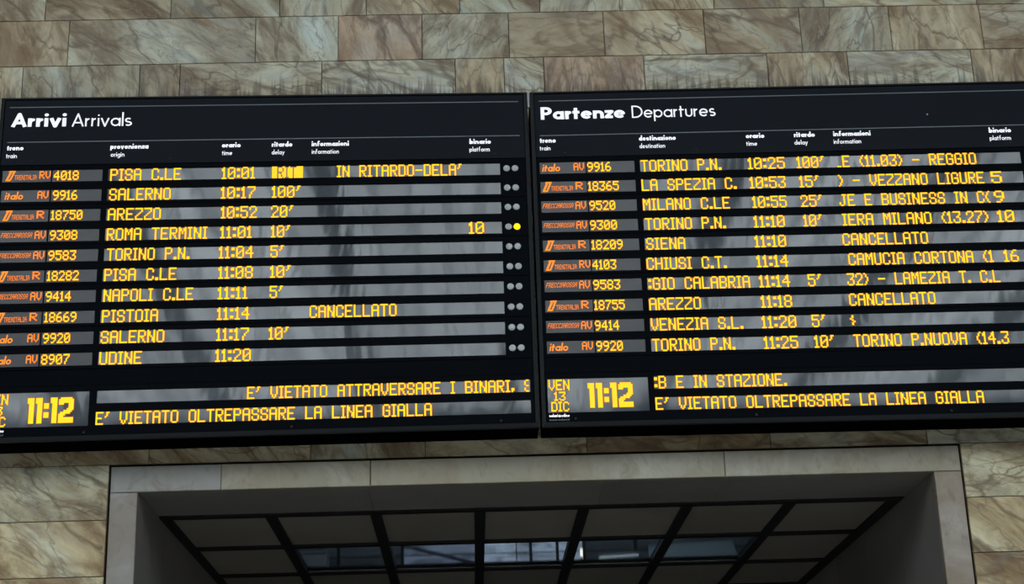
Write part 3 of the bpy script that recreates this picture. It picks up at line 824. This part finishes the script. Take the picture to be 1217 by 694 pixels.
                dots(mb, bitmap('FRECCIAROSSA', False), .060+e, .252+e, v+.020, v+.052, -REC, shear=.25, fill=1.3)
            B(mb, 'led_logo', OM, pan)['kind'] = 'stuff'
            # platform lamps
            for k, lu in enumerate(lamp_u):
                cv = v+.040; n = 20; R_ = .0215; mb = MB()
                for rr, dd in ((R_, .0), (R_*.98, .003), (R_*.80, .005), (R_*.4, .006)):
                    mb.v += [(lu+rr*math.cos(2*math.pi*j/n), dd, cv+rr*math.sin(2*math.pi*j/n)) for j in range(n)]
                for ring in range(3):
                    for j in range(n):
                        mb.f.append((ring*n+j, ring*n+(j+1) % n, (ring+1)*n+(j+1) % n, (ring+1)*n+j)); mb.mi.append(0)
                mb.f.append(tuple(3*n+j for j in range(n))); mb.mi.append(0)
                on = left and r == 3 and k == 1
                lo = B(mb, 'indicator_lamp', M_LAMP_ON if on else M_LENS, pan)
                for p_ in lo.data.polygons: p_.use_smooth = True
                if on: lo['label'] = 'lit yellow indicator lamp'
            mb = MB(); bx(mb, lamp_u[0]+.0245, lamp_u[1]-.0245, v+.032, v+.048, 0, .003); B(mb, 'lamp_bridge', M_SCREW, pan)
    # blank band and message panel
    mb = MB(); bx(mb, a0, a1, 1.830, 1.930, -.03, 0.0); B(mb, 'blank_panel', M_PANEL)
    ck = (.030 if not left else .030, .672 if left else .650, 1.966, 2.184)
    if left: ms = [(.716, 3.354, 1.965, 2.046), (.714, 3.352, 2.096, 2.181)]
    else: ms = [(.686, 3.31, 1.960, 2.046), (.684, 3.31, 2.097, 2.181)]
    mb = MB()
    bx(mb, a0, a1, 1.932, ck[2]-.006, -.03, 0.0); bx(mb, a0, a1, 2.184, VB-w-.003, -.03, 0.0)
    bx(mb, a0, ck[0], ck[2]-.006, 2.184, -.03, 0.0); bx(mb, ck[1], ms[0][0], ck[2]-.006, 2.184, -.03, 0.0); bx(mb, ms[0][1], a1, ck[2]-.006, 2.184, -.03, 0.0)
    bx(mb, ck[0], ck[1], ck[2]-.006, ck[2], -.03, 0.0)
    for q in (0, 1):
        top = ck[2]-.006 if q == 0 else ms[0][3]
        bx(mb, ms[0][0], ms[0][1], top, ms[q][2], -.03, 0.0)
    bx(mb, ms[0][0], ms[0][1], ms[1][3], 2.184, -.03, 0.0)
    mp = B(mb, 'message_panel', M_PANEL)
    window(mp, ck, M_DISPLAY, 'clock_window')
    for h in ms: window(mp, (ms[0][0], ms[0][1], h[2], h[3]), M_DISPLAY, 'message_window')
    if left:
        full = bitmap("E' VIETATO ATTRAVERSARE I BINARI, S", True)
        led(mp, "E' VIETATO ATTRAVERSARE I BINARI, S", 1.626, 3.345, 1.966, 2.043, clip=len(full[0])-2)
        led(mp, "E' VIETATO OLTREPASSARE LA LINEA GIALLA", .716, 2.749, 2.100, 2.179)
        mb = MB(); dots(mb, big_bitmap('11:12'), .301, .579, 2.002, 2.160, -REC, fill=1.5); B(mb, 'led_clock', [M_AMBER, M_AMBER_HALO], mp)['kind'] = 'stuff'
        led(mp, 'VEN', .048, .182, 1.974, 2.040, tall=False); led(mp, '13', .082, .152, 2.050, 2.106, tall=False); led(mp, 'DIC', .058, .174, 2.114, 2.176, tall=False)
    else:
        led(mp, ":B E IN STAZIONE.", .688, 1.505, 1.962, 2.042)
        led(mp, "E' VIETATO OLTREPASSARE LA LINEA GIALLA", .688, 2.712, 2.100, 2.178)
        mb = MB(); dots(mb, big_bitmap('11:12'), .277, .553, 1.998, 2.156, -REC, fill=1.4); B(mb, 'led_clock', [M_AMBER, M_AMBER_HALO], mp)['kind'] = 'stuff'
        led(mp, 'VEN', .038, .165, 1.972, 2.040, tall=False); led(mp, '13', .069, .138, 2.050, 2.107, tall=False); led(mp, 'DIC', .050, .158, 2.114, 2.175, tall=False)
    sh = 0 if not left else .012
    mb = MB()
    lettering(mb, 'solari', .034+sh, .088+sh, 2.212, .019, .26, .001); lettering(mb, 'udine', .108+sh, .158+sh, 2.212, .019, .26, .001)
    mb.poly([(.098+sh+.008*math.cos(a*math.pi/5), .001, 2.206+.008*math.sin(a*math.pi/5)) for a in range(10)])
    B(mb, 'maker_lettering', M_WHITE, mp)
    mb = MB(); lettering(mb, 'www.solari.it', .034+sh, .158+sh, 2.235, .0125, .16, .001); B(mb, 'maker_lettering', M_RULE, mp)
    for u in ((.65, 1.9, 3.17) if left else (.194, 1.3, 2.5)): screw(mp, u, 2.225, M_SCREW, .009)
    # fixing straps at the top
    for u in ((UB-.20, UA+.2)):
        mb = MB(); mb.box(u-.03, u+.03, -.297, -.20, -.012, .002); B(mb, 'fixing_strap', M_BODY)
    return root
build_board('arrivals')
build_board('departures')
# small galvanised clip closing the gap between the cabinets
mb = MB(); mb.box(-.006, .006, 0, .02, -.10, .0)
o = mb.build('joining_clip', M_GALV, loc=(0.4535, 9.715, 6.402)); o['label'] = 'small grey metal clip at the top of the gap between the two boards'; o['category'] = 'clip'
